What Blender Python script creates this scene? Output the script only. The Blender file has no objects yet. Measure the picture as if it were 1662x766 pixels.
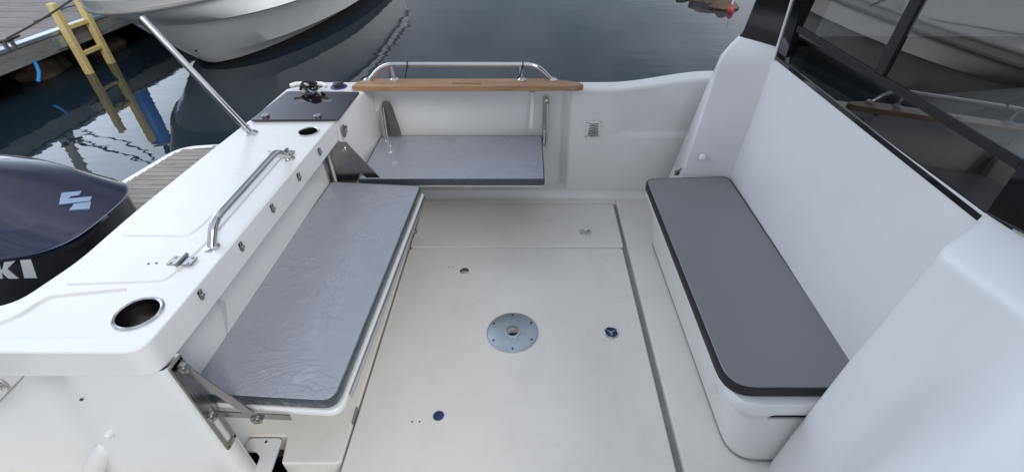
import bpy, bmesh, math, random
from mathutils import Vector, Matrix
from mathutils.bvhtree import BVHTree
random.seed(7)
R = math.radians
scene = bpy.context.scene
COL = scene.collection

# ---------------------------------------------------------------- camera model (metres; cockpit sole is z = 0)
F, CX, CY, EYE = 780.0, 859.0, 383.0, 1.5
PITCH = math.atan(604 / F)
FW = Vector((0, math.cos(PITCH), -math.sin(PITCH))); RT = Vector((1, 0, 0)); UP = RT.cross(FW)
CAM = Vector((0, 0, EYE))
def ray(x, y): return FW * F + RT * (x - CX) - UP * (y - CY)
def at(x, y, ax, v):
    d = ray(x, y); return CAM + d * ((v - CAM[ax]) / d[ax])
def atz(x, y, z=0.0): return at(x, y, 2, z)
def atx(x, y, v): return at(x, y, 0, v)
def aty(x, y, v): return at(x, y, 1, v)
WATER = -0.4
TOP = 0.64          # coaming height

# ---------------------------------------------------------------- materials
def nodes_of(name):
    m = bpy.data.materials.new(name); m.use_nodes = True
    nt = m.node_tree; return m, nt, nt.nodes['Principled BSDF']
def inp(b, **k):
    names = dict(base='Base Color', rough='Roughness', metal='Metallic', coat='Coat Weight', coatr='Coat Roughness', ior='IOR',
                 trans='Transmission Weight', spec='Specular IOR Level', sub='Subsurface Weight', alpha='Alpha', sheen='Sheen Weight')
    for a, v in k.items():
        b.inputs[names[a]].default_value = (*v, 1) if a == 'base' else v
def noise(nt, scale, detail=4, rough=.55, coord='Object', stretch=None, dist=0.0):
    tc = nt.nodes.new('ShaderNodeTexCoord'); n = nt.nodes.new('ShaderNodeTexNoise')
    n.inputs['Scale'].default_value = scale; n.inputs['Detail'].default_value = detail
    n.inputs['Roughness'].default_value = rough; n.inputs['Distortion'].default_value = dist
    src = tc.outputs[coord]
    if stretch:
        mp = nt.nodes.new('ShaderNodeMapping'); mp.inputs['Scale'].default_value = stretch
        nt.links.new(src, mp.inputs[0]); src = mp.outputs[0]
    nt.links.new(src, n.inputs['Vector']); return n
def ramp(nt, fac, stops):
    r = nt.nodes.new('ShaderNodeValToRGB'); el = r.color_ramp.elements
    while len(el) < len(stops): el.new(.5)
    for e, (p, c) in zip(el, stops):
        e.position = p; e.color = (*c, 1) if len(c) == 3 else c
    nt.links.new(fac, r.inputs[0]); return r
def bump(nt, b, h, strength=.2, dist=.01, slot='Normal'):
    n = nt.nodes.new('ShaderNodeBump'); n.inputs['Strength'].default_value = strength; n.inputs['Distance'].default_value = dist
    nt.links.new(h, n.inputs['Height']); nt.links.new(n.outputs[0], b.inputs[slot]); return n
def simple(name, base, rough=.5, metal=0.0, var=.12, scale=8, **k):
    m, nt, b = nodes_of(name); inp(b, rough=rough, metal=metal, **k)
    n = noise(nt, scale)
    lo = tuple(c * (1 - var) for c in base); hi = tuple(min(1, c * (1 + var)) for c in base)
    r = ramp(nt, n.outputs['Fac'], [(.3, lo), (.7, hi)]); nt.links.new(r.outputs[0], b.inputs['Base Color'])
    return m
def gelcoat(name, base, rough=.3, coat=.25, grit=0.0, dirt=.06):
    m, nt, b = nodes_of(name); inp(b, rough=rough, coat=coat, coatr=.12)
    n = noise(nt, 3.2, 5, .6); d = noise(nt, 26, 6, .7)
    r = ramp(nt, n.outputs['Fac'], [(.3, tuple(c * (1 - dirt) for c in base)), (.7, base)])
    s = ramp(nt, d.outputs['Fac'], [(.25, (.93, .925, .91)), (.34, (1, 1, 1))])
    mx = nt.nodes.new('ShaderNodeMix'); mx.data_type = 'RGBA'; mx.blend_type = 'MULTIPLY'; mx.inputs[0].default_value = .7
    nt.links.new(r.outputs[0], mx.inputs[6]); nt.links.new(s.outputs[0], mx.inputs[7]); nt.links.new(mx.outputs[2], b.inputs['Base Color'])
    rr = nt.nodes.new('ShaderNodeMapRange'); rr.inputs[3].default_value = rough * .92; rr.inputs[4].default_value = rough * 1.1
    nt.links.new(d.outputs['Fac'], rr.inputs[0]); nt.links.new(rr.outputs[0], b.inputs['Roughness'])
    if grit:
        sc = noise(nt, 4.5, 8, .72, dist=1.5); sr = ramp(nt, sc.outputs['Fac'], [(.36, (.86, .84, .80)), (.47, (1, 1, 1))])
        m2 = nt.nodes.new('ShaderNodeMix'); m2.data_type = 'RGBA'; m2.blend_type = 'MULTIPLY'; m2.inputs[0].default_value = .3
        nt.links.new(mx.outputs[2], m2.inputs[6]); nt.links.new(sr.outputs[0], m2.inputs[7]); nt.links.new(m2.outputs[2], b.inputs['Base Color'])
    g = noise(nt, 700 if grit else 7, 2)
    bump(nt, b, g.outputs['Fac'], grit if grit else .02, .0015 if grit else .006)
    return m
M = {}
M['gel'] = gelcoat('white_gelcoat', (.765, .765, .76), .24, .4)
M['gel_wall'] = gelcoat('inner_gelcoat', (.77, .77, .755), .34, .2)
M['sole'] = gelcoat('nonskid_gelcoat', (.765, .735, .685), .42, .05, .35, .07)
M['cabin'] = gelcoat('cabin_gelcoat', (.755, .752, .755), .34, .2)
M['old_gel'] = gelcoat('weathered_gelcoat', (.88, .88, .86), .35, .3, 0, .10)
M['gap'] = simple('seam_shadow', (.06, .06, .058), .8)
M['steel'] = simple('stainless_steel', (.60, .60, .60), .12, 1.0, .06, 30)
M['brushed'] = simple('brushed_steel', (.33, .32, .305), .25, 1.0, .1, 60)
M['cupsteel'] = simple('dull_cup_steel', (.32, .305, .29), .22, 1.0, .1, 30)
M['alu'] = simple('anodised_aluminium', (.40, .46, .51), .38, .75, .05, 40)
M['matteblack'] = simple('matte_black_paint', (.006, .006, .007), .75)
M['blackplastic'] = simple('black_plastic', (.012, .012, .013), .35)
M['bluecap'] = simple('blue_plastic_cap', (.012, .03, .11), .35)
M['blue'] = simple('blue_painted_plastic', (.02, .15, .50), .45)
M['bluefilm'] = simple('blue_rope_fibre', (.02, .25, .62), .6)
M['red'] = simple('red_plastic', (.45, .03, .03), .4)
M['acrylic'] = simple('smoked_acrylic', (.012, .006, .010), .05, 0, .1, 5, coat=.6)
M['antifoul'] = simple('black_antifouling', (.012, .011, .009), .6, 0, .5, 12)
M['rope'] = simple('dark_rope', (.010, .010, .014), .75)
M['greyrope'] = simple('grey_mooring_line', (.07, .065, .06), .85)
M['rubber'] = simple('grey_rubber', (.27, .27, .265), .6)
M['navy'] = simple('navy_metallic_paint', (.003, .008, .036), .07, .3, .25, 60, coat=1.0)
M['cowl'] = simple('black_engine_paint', (.003, .0035, .007), .2, .1, .25, 60, coat=.8)
M['decal'] = simple('silver_decal', (.50, .53, .56), .4, .2)
M['chromeblue'] = simple('blue_chrome_badge', (.45, .58, .80), .18, .85)
M['blackglass'] = simple('black_window_tint', (.004, .004, .006), .07, 0, .1, 5, coat=.3)
M['darktrim'] = simple('dark_cabin_trim', (.035, .033, .032), .6)
M['darkseat'] = simple('dark_grey_vinyl', (.05, .05, .052), .55)
M['paleseat'] = simple('pale_grey_vinyl', (.42, .43, .43), .5)
M['mast'] = simple('pale_weathered_wood', (.42, .40, .36), .7)
M['concrete'] = simple('pale_concrete', (.34, .33, .31), .85, 0, .25, 9)

def cushion_mat(name, base, film):
    m, nt, b = nodes_of(name); inp(b, rough=.42, coat=.0)
    n = noise(nt, 40, 4); r = ramp(nt, n.outputs['Fac'], [(.3, tuple(c * .985 for c in base)), (.7, tuple(c * 1.01 for c in base))])
    nt.links.new(r.outputs[0], b.inputs['Base Color'])
    if film:
        # clear wrapping film: glossy coat, creased in long crossing folds
        inp(b, rough=.4, coat=.8, coatr=.14)
        def creases(scale, stretch, dist, width, mscale, lo, hi):
            a = noise(nt, scale, 3, .5, stretch=stretch, dist=dist)
            u = nt.nodes.new('ShaderNodeMath'); u.operation = 'SUBTRACT'; u.inputs[1].default_value = .5; nt.links.new(a.outputs['Fac'], u.inputs[0])
            v = nt.nodes.new('ShaderNodeMath'); v.operation = 'ABSOLUTE'; nt.links.new(u.outputs[0], v.inputs[0])
            r_ = nt.nodes.new('ShaderNodeMapRange'); r_.interpolation_type = 'SMOOTHSTEP'
            for k_, val in ((1, 0.0), (2, width), (3, 1.0), (4, 0.0)): r_.inputs[k_].default_value = val
            nt.links.new(v.outputs[0], r_.inputs[0])
            m_ = noise(nt, mscale, 2, .5); mr = ramp(nt, m_.outputs['Fac'], [(lo, (0, 0, 0)), (hi, (1, 1, 1))])
            w_ = nt.nodes.new('ShaderNodeMath'); w_.operation = 'MULTIPLY'; nt.links.new(r_.outputs[0], w_.inputs[0]); nt.links.new(mr.outputs[0], w_.inputs[1])
            return w_
        c1_ = creases(4.2, (1.0, 2.2, 1), 1.2, .035, 3.5, .43, .62); c2_ = creases(7.5, (2.0, 1.1, 1), 1.8, .03, 5, .48, .64)
        sw = noise(nt, 5, 2, .5, dist=.8)
        ad = nt.nodes.new('ShaderNodeMath'); ad.operation = 'ADD'; nt.links.new(c1_.outputs[0], ad.inputs[0]); nt.links.new(c2_.outputs[0], ad.inputs[1])
        a2 = nt.nodes.new('ShaderNodeMath'); a2.operation = 'MULTIPLY_ADD'; a2.inputs[1].default_value = 1.2; nt.links.new(sw.outputs['Fac'], a2.inputs[0]); nt.links.new(ad.outputs[0], a2.inputs[2])
        bump(nt, b, a2.outputs[0], 1.0, .012, 'Coat Normal'); bump(nt, b, a2.outputs[0], .3, .006)
    else:
        f = noise(nt, 7, 4, .5); bump(nt, b, f.outputs['Fac'], .3, .012)
    return m
M['wrapped'] = cushion_mat('wrapped_grey_vinyl', (.31, .325, .365), True)
M['wrapped_side'] = cushion_mat('wrapped_dark_piping', (.03, .042, .055), True)
M['vinyl'] = cushion_mat('grey_vinyl', (.185, .188, .196), False)
M['piping'] = simple('black_piping', (.007, .007, .008), .55)

def film_mat():
    m, nt, b = nodes_of('clear_plastic_film'); inp(b, base=(.8, .82, .85), rough=.15, coat=.6, alpha=.35)
    n = noise(nt, 30, 4, .6, dist=1.5); bump(nt, b, n.outputs['Fac'], .8, .02); return m
M['film'] = film_mat()

def wood(name, dark, light, stretch, scale, rough, coat):
    m, nt, b = nodes_of(name); inp(b, rough=rough, coat=coat, coatr=.15)
    n = noise(nt, scale, 6, .65, stretch=stretch, dist=.6); f = noise(nt, scale * 5, 4, .7, stretch=stretch)
    r = ramp(nt, n.outputs['Fac'], [(.28, dark), (.72, light)])
    s = ramp(nt, f.outputs['Fac'], [(.35, (.55, .52, .5)), (.55, (1, 1, 1))])
    mx = nt.nodes.new('ShaderNodeMix'); mx.data_type = 'RGBA'; mx.blend_type = 'MULTIPLY'; mx.inputs[0].default_value = .55
    nt.links.new(r.outputs[0], mx.inputs[6]); nt.links.new(s.outputs[0], mx.inputs[7]); nt.links.new(mx.outputs[2], b.inputs['Base Color'])
    bump(nt, b, f.outputs['Fac'], .2, .003); return m
M['teak'] = wood('oiled_teak', (.22, .12, .062), (.46, .285, .16), (1, 16, 16), 4.5, .42, .15)
M['greyteak'] = wood('weathered_teak', (.24, .22, .20), (.42, .39, .36), (1, 10, 10), 6, .8, 0)
M['dockwood'] = wood('grey_dock_planks', (.17, .155, .15), (.34, .32, .31), (1, 9, 9), 2, .85, 0)
M['fascia'] = wood('grey_dock_beam', (.15, .15, .145), (.27, .27, .265), (9, 1, 9), 2.5, .85, 0)
def yellow():
    m, nt, b = nodes_of('worn_yellow_paint'); inp(b, rough=.55)
    n = noise(nt, 14, 6, .7); r = ramp(nt, n.outputs['Fac'], [(.30, (.16, .10, .05)), (.38, (.64, .52, .22)), (.7, (.72, .61, .29))])
    nt.links.new(r.outputs[0], b.inputs['Base Color']); bump(nt, b, n.outputs['Fac'], .2, .004); return m
M['yellow'] = yellow()
def rock():
    m, nt, b = nodes_of('shore_rock'); inp(b, rough=.9)
    n = noise(nt, 2.2, 8, .65); r = ramp(nt, n.outputs['Fac'], [(.3, (.035, .028, .02)), (.5, (.13, .09, .06)), (.66, (.22, .19, .16)), (.8, (.42, .40, .37))])
    nt.links.new(r.outputs[0], b.inputs['Base Color']); n2 = noise(nt, 9, 6, .7); bump(nt, b, n2.outputs['Fac'], .7, .06); return m
M['rock'] = rock()
def grassy():
    m, nt, b = nodes_of('grassy_hill'); inp(b, rough=.95)
    n = noise(nt, .08, 6, .6); r = ramp(nt, n.outputs['Fac'], [(.35, (.02, .03, .015)), (.65, (.06, .065, .035))])
    nt.links.new(r.outputs[0], b.inputs['Base Color']); return m
M['hill'] = grassy()
def water():
    m, nt, b = nodes_of('harbour_water'); inp(b, base=(.013, .023, .032), rough=.015, ior=1.5)
    a = noise(nt, 1.1, 3, .5, stretch=(1.0, 2.4, 1)); c = noise(nt, 5.5, 3, .55, stretch=(1.0, 1.8, 1))
    # wind patches: calm by the dock, ruffled further out
    p = noise(nt, .35, 2, .5); pr = ramp(nt, p.outputs['Fac'], [(.38, (.15, .15, .15)), (.66, (1, 1, 1))])
    mu = nt.nodes.new('ShaderNodeMath'); mu.operation = 'MULTIPLY'; nt.links.new(c.outputs['Fac'], mu.inputs[0]); nt.links.new(pr.outputs[0], mu.inputs[1])
    ad = nt.nodes.new('ShaderNodeMath'); ad.operation = 'MULTIPLY_ADD'; ad.inputs[1].default_value = .22
    nt.links.new(mu.outputs[0], ad.inputs[0]); nt.links.new(a.outputs['Fac'], ad.inputs[2])
    bump(nt, b, ad.outputs[0], .05, .08); return m
M['water'] = water()
def glass():
    m, nt, b = nodes_of('tinted_window_glass')
    nt.nodes.remove(b); out = nt.nodes['Material Output']
    tr = nt.nodes.new('ShaderNodeBsdfTransparent'); tr.inputs[0].default_value = (.34, .37, .38, 1)
    gl = nt.nodes.new('ShaderNodeBsdfGlossy'); gl.inputs['Roughness'].default_value = .0; gl.inputs['Color'].default_value = (1, 1, 1, 1)
    fr = nt.nodes.new('ShaderNodeFresnel'); fr.inputs[0].default_value = 1.95
    mx = nt.nodes.new('ShaderNodeMixShader')
    nt.links.new(fr.outputs[0], mx.inputs[0]); nt.links.new(tr.outputs[0], mx.inputs[1]); nt.links.new(gl.outputs[0], mx.inputs[2])
    nt.links.new(mx.outputs[0], out.inputs[0]); return m
M['glass'] = glass()

# ---------------------------------------------------------------- mesh helpers
class G:
    """collects shapes into one mesh"""
    def __init__(s): s.v, s.f = [], []
    def add(s, v, f):
        o = len(s.v); s.v += [tuple(p) for p in v]; s.f += [tuple(i + o for i in q) for q in f]; return s
    def box(s, a, b, rot=None):
        (x0, y0, z0), (x1, y1, z1) = a, b
        v = [(x0, y0, z0), (x1, y0, z0), (x1, y1, z0), (x0, y1, z0), (x0, y0, z1), (x1, y0, z1), (x1, y1, z1), (x0, y1, z1)]
        return s.add(v, [(3, 2, 1, 0), (4, 5, 6, 7), (0, 1, 5, 4), (1, 2, 6, 5), (2, 3, 7, 6), (3, 0, 4, 7)])
    def bar(s, p, q, w, h, up=(0, 0, 1)):
        p, q = Vector(p), Vector(q); d = (q - p).normalized(); sd = d.cross(Vector(up)).normalized() * (w / 2); u = sd.cross(d).normalized() * (h / 2)
        v = [e + a * sd + c * u for e in (p, q) for a, c in ((-1, -1), (1, -1), (1, 1), (-1, 1))]
        return s.add(v, [(0, 1, 2, 3), (7, 6, 5, 4), (0, 4, 5, 1), (1, 5, 6, 2), (2, 6, 7, 3), (3, 7, 4, 0)])
    def prism(s, poly, z0, z1):
        n = len(poly); A = sum(poly[i][0] * poly[(i + 1) % n][1] - poly[(i + 1) % n][0] * poly[i][1] for i in range(n))
        if A < 0: poly = poly[::-1]
        v = [(p[0], p[1], z0) for p in poly] + [(p[0], p[1], z1) for p in poly]
        f = [tuple(range(n))[::-1], tuple(range(n, 2 * n))] + [(i, (i + 1) % n, n + (i + 1) % n, n + i) for i in range(n)]
        return s.add(v, f)
    def slab(s, pts, nrm, t):
        """extrude a planar polygon of 3D points by t along nrm"""
        nv = Vector(nrm).normalized() * t; n = len(pts); P = [Vector(p) for p in pts]
        a = Vector((0, 0, 0))
        for i in range(n): a += P[i].cross(P[(i + 1) % n])
        if a.dot(nv) < 0: P.reverse()
        v = P + [p + nv for p in P]
        return s.add(v, [tuple(range(n))[::-1], tuple(range(n, 2 * n))] + [(i, (i + 1) % n, n + (i + 1) % n, n + i) for i in range(n)])
    def tube(s, pts, r, n=14, caps=True, closed=False):
        P = [Vector(p) for p in pts]; m = len(P); rr = r if isinstance(r, (list, tuple)) else [r] * m
        up = Vector((0, 0, 1)); v = []; prev = None
        for i in range(m):
            if closed: d = P[(i + 1) % m] - P[i - 1]
            else: d = P[min(i + 1, m - 1)] - P[max(i - 1, 0)]
            d.normalize()
            if prev is None:
                a = d.cross(up)
                if a.length < .1: a = d.cross(Vector((1, 0, 0)))
            else: a = prev - d * prev.dot(d)
            a.normalize(); prev = a; b = d.cross(a)
            v += [P[i] + (a * math.cos(t) + b * math.sin(t)) * rr[i] for t in (2 * math.pi * k / n for k in range(n))]
        f = []
        for i in range(m if closed else m - 1):
            j = (i + 1) % m
            f += [(i * n + k, i * n + (k + 1) % n, j * n + (k + 1) % n, j * n + k) for k in range(n)]
        if caps and not closed: f += [tuple(range(n))[::-1], tuple(range((m - 1) * n, m * n))]
        return s.add(v, f)
    def lathe(s, prof, c=(0, 0, 0), axis=(0, 0, 1), n=40, open0=False):
        z = Vector(axis).normalized(); x = z.orthogonal().normalized(); y = z.cross(x); c = Vector(c); v = []
        for r, h in prof: v += [c + z * h + (x * math.cos(t) + y * math.sin(t)) * r for t in (2 * math.pi * k / n for k in range(n))]
        m = len(prof); f = [(i * n + k, i * n + (k + 1) % n, (i + 1) * n + (k + 1) % n, (i + 1) * n + k) for i in range(m - 1) for k in range(n)]
        if not open0: f.append(tuple(range(n))[::-1])
        f.append(tuple(range((m - 1) * n, m * n)))
        return s.add(v, f)
    def loops(s, L, cap0=True, cap1=True):
        n = len(L[0]); v = [p for l in L for p in l]
        f = [(i * n + k, i * n + (k + 1) % n, (i + 1) * n + (k + 1) % n, (i + 1) * n + k) for i in range(len(L) - 1) for k in range(n)]
        if cap0: f.append(tuple(range(n))[::-1])
        if cap1: f.append(tuple(range((len(L) - 1) * n, len(L) * n)))
        return s.add(v, f)
    def grid(s, rows):
        n = len(rows[0]); v = [p for r in rows for p in r]
        return s.add(v, [(i * n + k, i * n + k + 1, (i + 1) * n + k + 1, (i + 1) * n + k) for i in range(len(rows) - 1) for k in range(n - 1)])

def orient(me):
    b = bmesh.new(); b.from_mesh(me); bmesh.ops.recalc_face_normals(b, faces=b.faces); b.to_mesh(me); b.free()
def obj(name, g, mat, parent=None, bevel=0.0, seg=3, smooth=True, cut=None, wn=True, kind=None, angle=40, fixn=False):
    me = bpy.data.meshes.new(name); me.from_pydata(g.v, [], g.f); me.validate(); me.update()
    if cut or fixn: orient(me)
    o = bpy.data.objects.new(name, me); COL.objects.link(o)
    for m in (mat if isinstance(mat, list) else [mat]): me.materials.append(m)
    if smooth:
        me.polygons.foreach_set('use_smooth', [True] * len(me.polygons)); me.set_sharp_from_angle(angle=R(angle))
    if bevel:
        b = o.modifiers.new('bevel', 'BEVEL'); b.width = bevel; b.segments = seg; b.limit_method = 'ANGLE'; b.angle_limit = R(28); b.harden_normals = False
    if cut:
        for k, c in enumerate(cut):
            cm = bpy.data.meshes.new('cutter'); cm.from_pydata(c.v, [], c.f); cm.validate(); orient(cm)
            co = bpy.data.objects.new('cutter', cm); COL.objects.link(co)
            bo = o.modifiers.new('cut', 'BOOLEAN'); bo.operation = 'DIFFERENCE'; bo.solver = 'EXACT'; bo.object = co
    if bevel or cut:
        if wn:
            w = o.modifiers.new('wn', 'WEIGHTED_NORMAL'); w.keep_sharp = True
        bake(o)
    if parent is not None:
        o.parent = parent
        if parent.parent is None and parent.type == 'EMPTY': o.location = -parent.location
        elif parent.parent is None and parent.type != 'EMPTY': o.location = -parent.location
    if kind: o['kind'] = kind
    return o
def bake(o):
    dg = bpy.context.evaluated_depsgraph_get(); dg.update()
    me = bpy.data.meshes.new_from_object(o.evaluated_get(dg)); old = o.data
    cutters = [m.object for m in o.modifiers if m.type == 'BOOLEAN']
    o.modifiers.clear(); o.data = me; me.name = o.name; bpy.data.meshes.remove(old)
    for c in cutters:
        d = c.data; bpy.data.objects.remove(c); bpy.data.meshes.remove(d)
def thing(name, label, cat, loc=(0, 0, 0), group=None):
    o = bpy.data.objects.new(name, None); COL.objects.link(o); o.location = loc; o.empty_display_size = .1
    tag(o, label, cat, group); return o
def tag(o, label, cat, group=None):
    o['label'] = label; o['category'] = cat
    if group: o['group'] = group
    return o
def bez(ctrl, n=10):
    """smooth curve through points (Catmull-Rom)"""
    P = [Vector(p) for p in ctrl]; P = [2 * P[0] - P[1]] + P + [2 * P[-1] - P[-2]]; out = []
    for i in range(1, len(P) - 2):
        for k in range(n):
            t = k / n; a, b, c, d = P[i - 1:i + 3]
            out.append(.5 * ((2 * b) + (c - a) * t + (2 * a - 5 * b + 4 * c - d) * t * t + (3 * b - a - 3 * c + d) * t ** 3))
    out.append(P[-2]); return out
def fillet(ctrl, r, n=8):
    """polyline with rounded corners"""
    P = [Vector(p) for p in ctrl]; out = [P[0]]
    for i in range(1, len(P) - 1):
        a, b, c = P[i - 1], P[i], P[i + 1]; u = (a - b); w = (c - b); rr = min(r, u.length * .49, w.length * .49)
        s, e = b + u.normalized() * rr, b + w.normalized() * rr
        out += [s * (1 - t) ** 2 + b * 2 * t * (1 - t) + e * t * t for t in (k / n for k in range(n + 1))]
    out.append(P[-1]); return out
def rounded(poly, r, n=6):
    """2D closed polygon with rounded corners; r number or list"""
    P = [Vector((p[0], p[1])) for p in poly]; m = len(P); out = []
    for i in range(m):
        a, b, c = P[i - 1], P[i], P[(i + 1) % m]; q = r[i] if isinstance(r, (list, tuple)) else r
        u, w = a - b, c - b; q = min(q, u.length * .49, w.length * .49)
        if q < 1e-5: out.append(b); continue
        s, e = b + u.normalized() * q, b + w.normalized() * q
        out += [s * (1 - t) ** 2 + b * 2 * t * (1 - t) + e * t * t for t in (k / n for k in range(n + 1))]
    return out
def inset(poly, d):
    P = [Vector((p[0], p[1])) for p in poly]; m = len(P); out = []
    A = sum(P[i].x * P[(i + 1) % m].y - P[(i + 1) % m].x * P[i].y for i in range(m)); sg = 1 if A > 0 else -1
    for i in range(m):
        a, b, c = P[i - 1], P[i], P[(i + 1) % m]; u = (b - a).normalized(); w = (c - b).normalized()
        n = Vector((-u.y - w.y, u.x + w.x)); l = n.length; n = n / l * sg
        out.append(b + n * d / max(.3, l / 2))
    return out
def sm(a, b, x):
    t = max(0, min(1, (x - a) / (b - a))); return t * t * (3 - 2 * t)
def part_copy(src, parent, mw=None):
    c = src.copy(); COL.objects.link(c); c.parent = parent
    if mw: c.location = mw
    return c

def each(name, places, mat, parent, build, bevel=0.0):
    """one small part per place, all sharing one mesh"""
    first = None; out = []
    for p in places:
        if first is None:
            o = obj(name, build(), mat, None, bevel=bevel); o.parent = parent; first = o
        else: o = part_copy(first, parent)
        o.location = Vector(p) - (parent.location if parent.parent is None else Vector((0, 0, 0))); out.append(o)
    return out

# ================================================================ SETTING
g = G(); g.add([(-400, -400, WATER), (400, -400, WATER), (400, 400, WATER), (-400, 400, WATER)], [(0, 1, 2, 3)])
obj('water', g, M['water'], kind='structure')
rows = []
for i in range(6):
    row = []
    for k in range(181):
        a = 2 * math.pi * k / 180; h = 14 + 9 * math.sin(a * 3 + 1) + 5 * math.sin(a * 7) + 2.5 * math.sin(a * 17)
        rr = 300 + i * 16; row.append((math.cos(a) * rr, math.sin(a) * rr, WATER - .5 + h * math.sin(i / 5 * math.pi / 2)))
    rows.append(row)
obj('unseen_hills', g := G().grid(rows), M['hill'], kind='structure')  # ring of hills out of view, added so the metal reflects a horizon
# rocky shore
rows = []
for i in range(40):
    row = []
    for k in range(60):
        u, w = i / 39, k / 59
        x = 2.62 + w * 14; y = 9.2 + u * 9 - w * 1.6 + .25 * math.sin(w * 23) + .12 * math.sin(w * 61)
        z = WATER - .12 + .9 * u ** .7 + .10 * math.sin(x * 5 + y * 3) * math.sin(y * 6) + random.uniform(-.05, .05)
        row.append((x, y, z))
    rows.append(row)
obj('shore', G().grid(rows), M['rock'], kind='structure', angle=180)

def boulder(c, s, seed, label, group):
    rnd = random.Random(seed); g = G(); n, m = 14, 9; v = []; f = []
    ph = [rnd.uniform(0, 6) for _ in range(6)]
    for i in range(m + 1):
        th = math.pi * i / m
        for k in range(n):
            a = 2 * math.pi * k / n; d = Vector((math.sin(th) * math.cos(a), math.sin(th) * math.sin(a), math.cos(th)))
            q = 1 + .16 * math.sin(3 * d.x + ph[0]) + .14 * math.sin(4 * d.y + ph[1]) + .12 * math.sin(5 * d.z + ph[2]) + .07 * math.sin(9 * d.x + 7 * d.y + ph[3])
            v.append((c[0] + d.x * s[0] * q, c[1] + d.y * s[1] * q, c[2] + d.z * s[2] * q))
    f = [(i * n + k, i * n + (k + 1) % n, (i + 1) * n + (k + 1) % n, (i + 1) * n + k) for i in range(m) for k in range(n)]
    return tag(obj('boulder', g.add(v, f), M['rock'], angle=50), label, 'boulder', group)

# ================================================================ DOCK
DX = -5.1
dock = thing('wooden_dock', 'grey weathered plank dock with pale metal edge running beside the water', 'dock', (-8, 6, WATER))
g = G(); y = -3.0
while y < 16:
    g.box((-13, y, .03), (DX - .10, y + .138, .068 + random.uniform(-.003, .003))); y += .146
obj('deck_planks', g, M['dockwood'], dock, wn=False, smooth=False)
obj('edge_trim', G().box((DX - .097, -3, .04), (DX + .01, 16, .078)), M['alu'], dock, bevel=.006)
obj('fascia_beam', G().box((DX - .09, -3, -.125), (DX, 16, .037)), M['fascia'], dock, bevel=.008)
g = G()
for y in range(-2, 16, 3): g.tube([(DX - .6, y + .4, -2), (DX - .6, y + .4, .03)], .13, 12)
for y in range(-2, 16, 3): g.box((-12, y + .35, -.12), (DX - .1, y + .47, .028))
obj('pile_frame', g, M['antifoul'], dock)
quay = tag(obj('stone_quay', (lambda rows: G().grid(rows))([[(-6.15 - .10 * random.random() - (.25 if j > 3 else 0), -3 + i * .25, WATER - .8 + j * .2) for i in range(77)] for j in range(7)]), M['rock'], angle=180),
           'rough dark stone quay face in the shade under the dock', 'quay')
for k, (px, py, s, lab) in enumerate((((88), 122, (.16, .22, .17), 'brown boulder at the waterline just left of the yellow ladder'),
                                  (113, 112, (.10, .12, .12), 'small pale boulder behind the yellow ladder stile'),
                                  (64, 128, (.13, .16, .10), 'small wedge shaped boulder nearest the blue rope end'),
                                  (140, 92, (.15, .18, .16), 'grey boulder seen between the yellow ladder rungs'),
                                  (186, 82, (.2, .25, .16), 'dark boulder under the dock right of the yellow ladder'))):
    p = atz(px, py, WATER); boulder((p.x - .12, p.y, WATER + .04), s, 20 + k, lab, 'boulders under the dock edge')

# ladder
lad = thing('dock_ladder', 'worn yellow ladder standing in the water against the dock edge', 'ladder', (DX + .03, 5.7, WATER))
LX = DX + .06
ya, yb = 5.50, 5.86
for yy in (ya, yb):
    obj('stile', G().box((LX - .035, yy - .035, -.95), (LX + .035, yy + .035, .335 if yy == ya else .64)), M['yellow'], lad, bevel=.008)
for z in (-.78, -.50, -.22, .06):
    obj('rung', G().box((LX - .02, ya + .035, z), (LX + .02, yb - .035, z + .045)), M['yellow'], lad, bevel=.006)
obj('mounting_plate', G().box((DX + .005, ya - .17, -.09), (DX + .022, ya + .02, .02)), M['alu'], lad, bevel=.004)

# blue post with a mast, pole and cables (the still water mirrors them)
post = thing('blue_post', 'bright blue round post on the dock edge behind the ladder', 'post', (-5.33, 6.36, .07))
obj('column', G().lathe([(.125, .068), (.125, .86), (.11, .88)], (-5.33, 6.36, 0)), M['blue'], post)
obj('cap', G().lathe([(.14, .865), (.14, .93), (.05, .95)], (-5.33, 6.36, 0)), M['rubber'], post)
obj('mast', G().tube([(-5.33, 6.36, .94), (-5.33, 6.36, 3.2)], .03), M['blackplastic'], post)
pole = thing('mooring_pole', 'pale wooden pole with a dark fitting standing on the dock', 'pole', (-8.5, 8.0, .07))
obj('shaft', G().tube([(-8.5, 8, .05), (-8.46, 8, 2.6), (-8.55, 8, 5)], [.09, .08, .06]), M['mast'], pole)
g = G(); g.box((-8.62, 7.88, 1.5), (-8.36, 8.12, 1.66)); g.bar((-8.75, 8, 1.6), (-8.2, 8, 1.72), .05, .05)
obj('fitting', g, M['blackplastic'], pole, bevel=.01)
def sag(p, q, d, n=20): return [Vector(p).lerp(Vector(q), k / n) - Vector((0, 0, d * 4 * (k / n) * (1 - k / n))) for k in range(n + 1)]
tag(obj('cable', G().tube(sag((-8.46, 8, 1.6), (-5.33, 6.36, 1.35), .28), .014, 6), M['rope']), 'thin dark cable sagging from the pale pole to the blue post', 'cable')
tag(obj('cable', G().tube(sag((-8.46, 8, 1.62), (-6.6, 8.6, 3.4), .2), .016, 6), M['rope']), 'thin dark cable climbing away from the pale pole fitting', 'cable')
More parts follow.
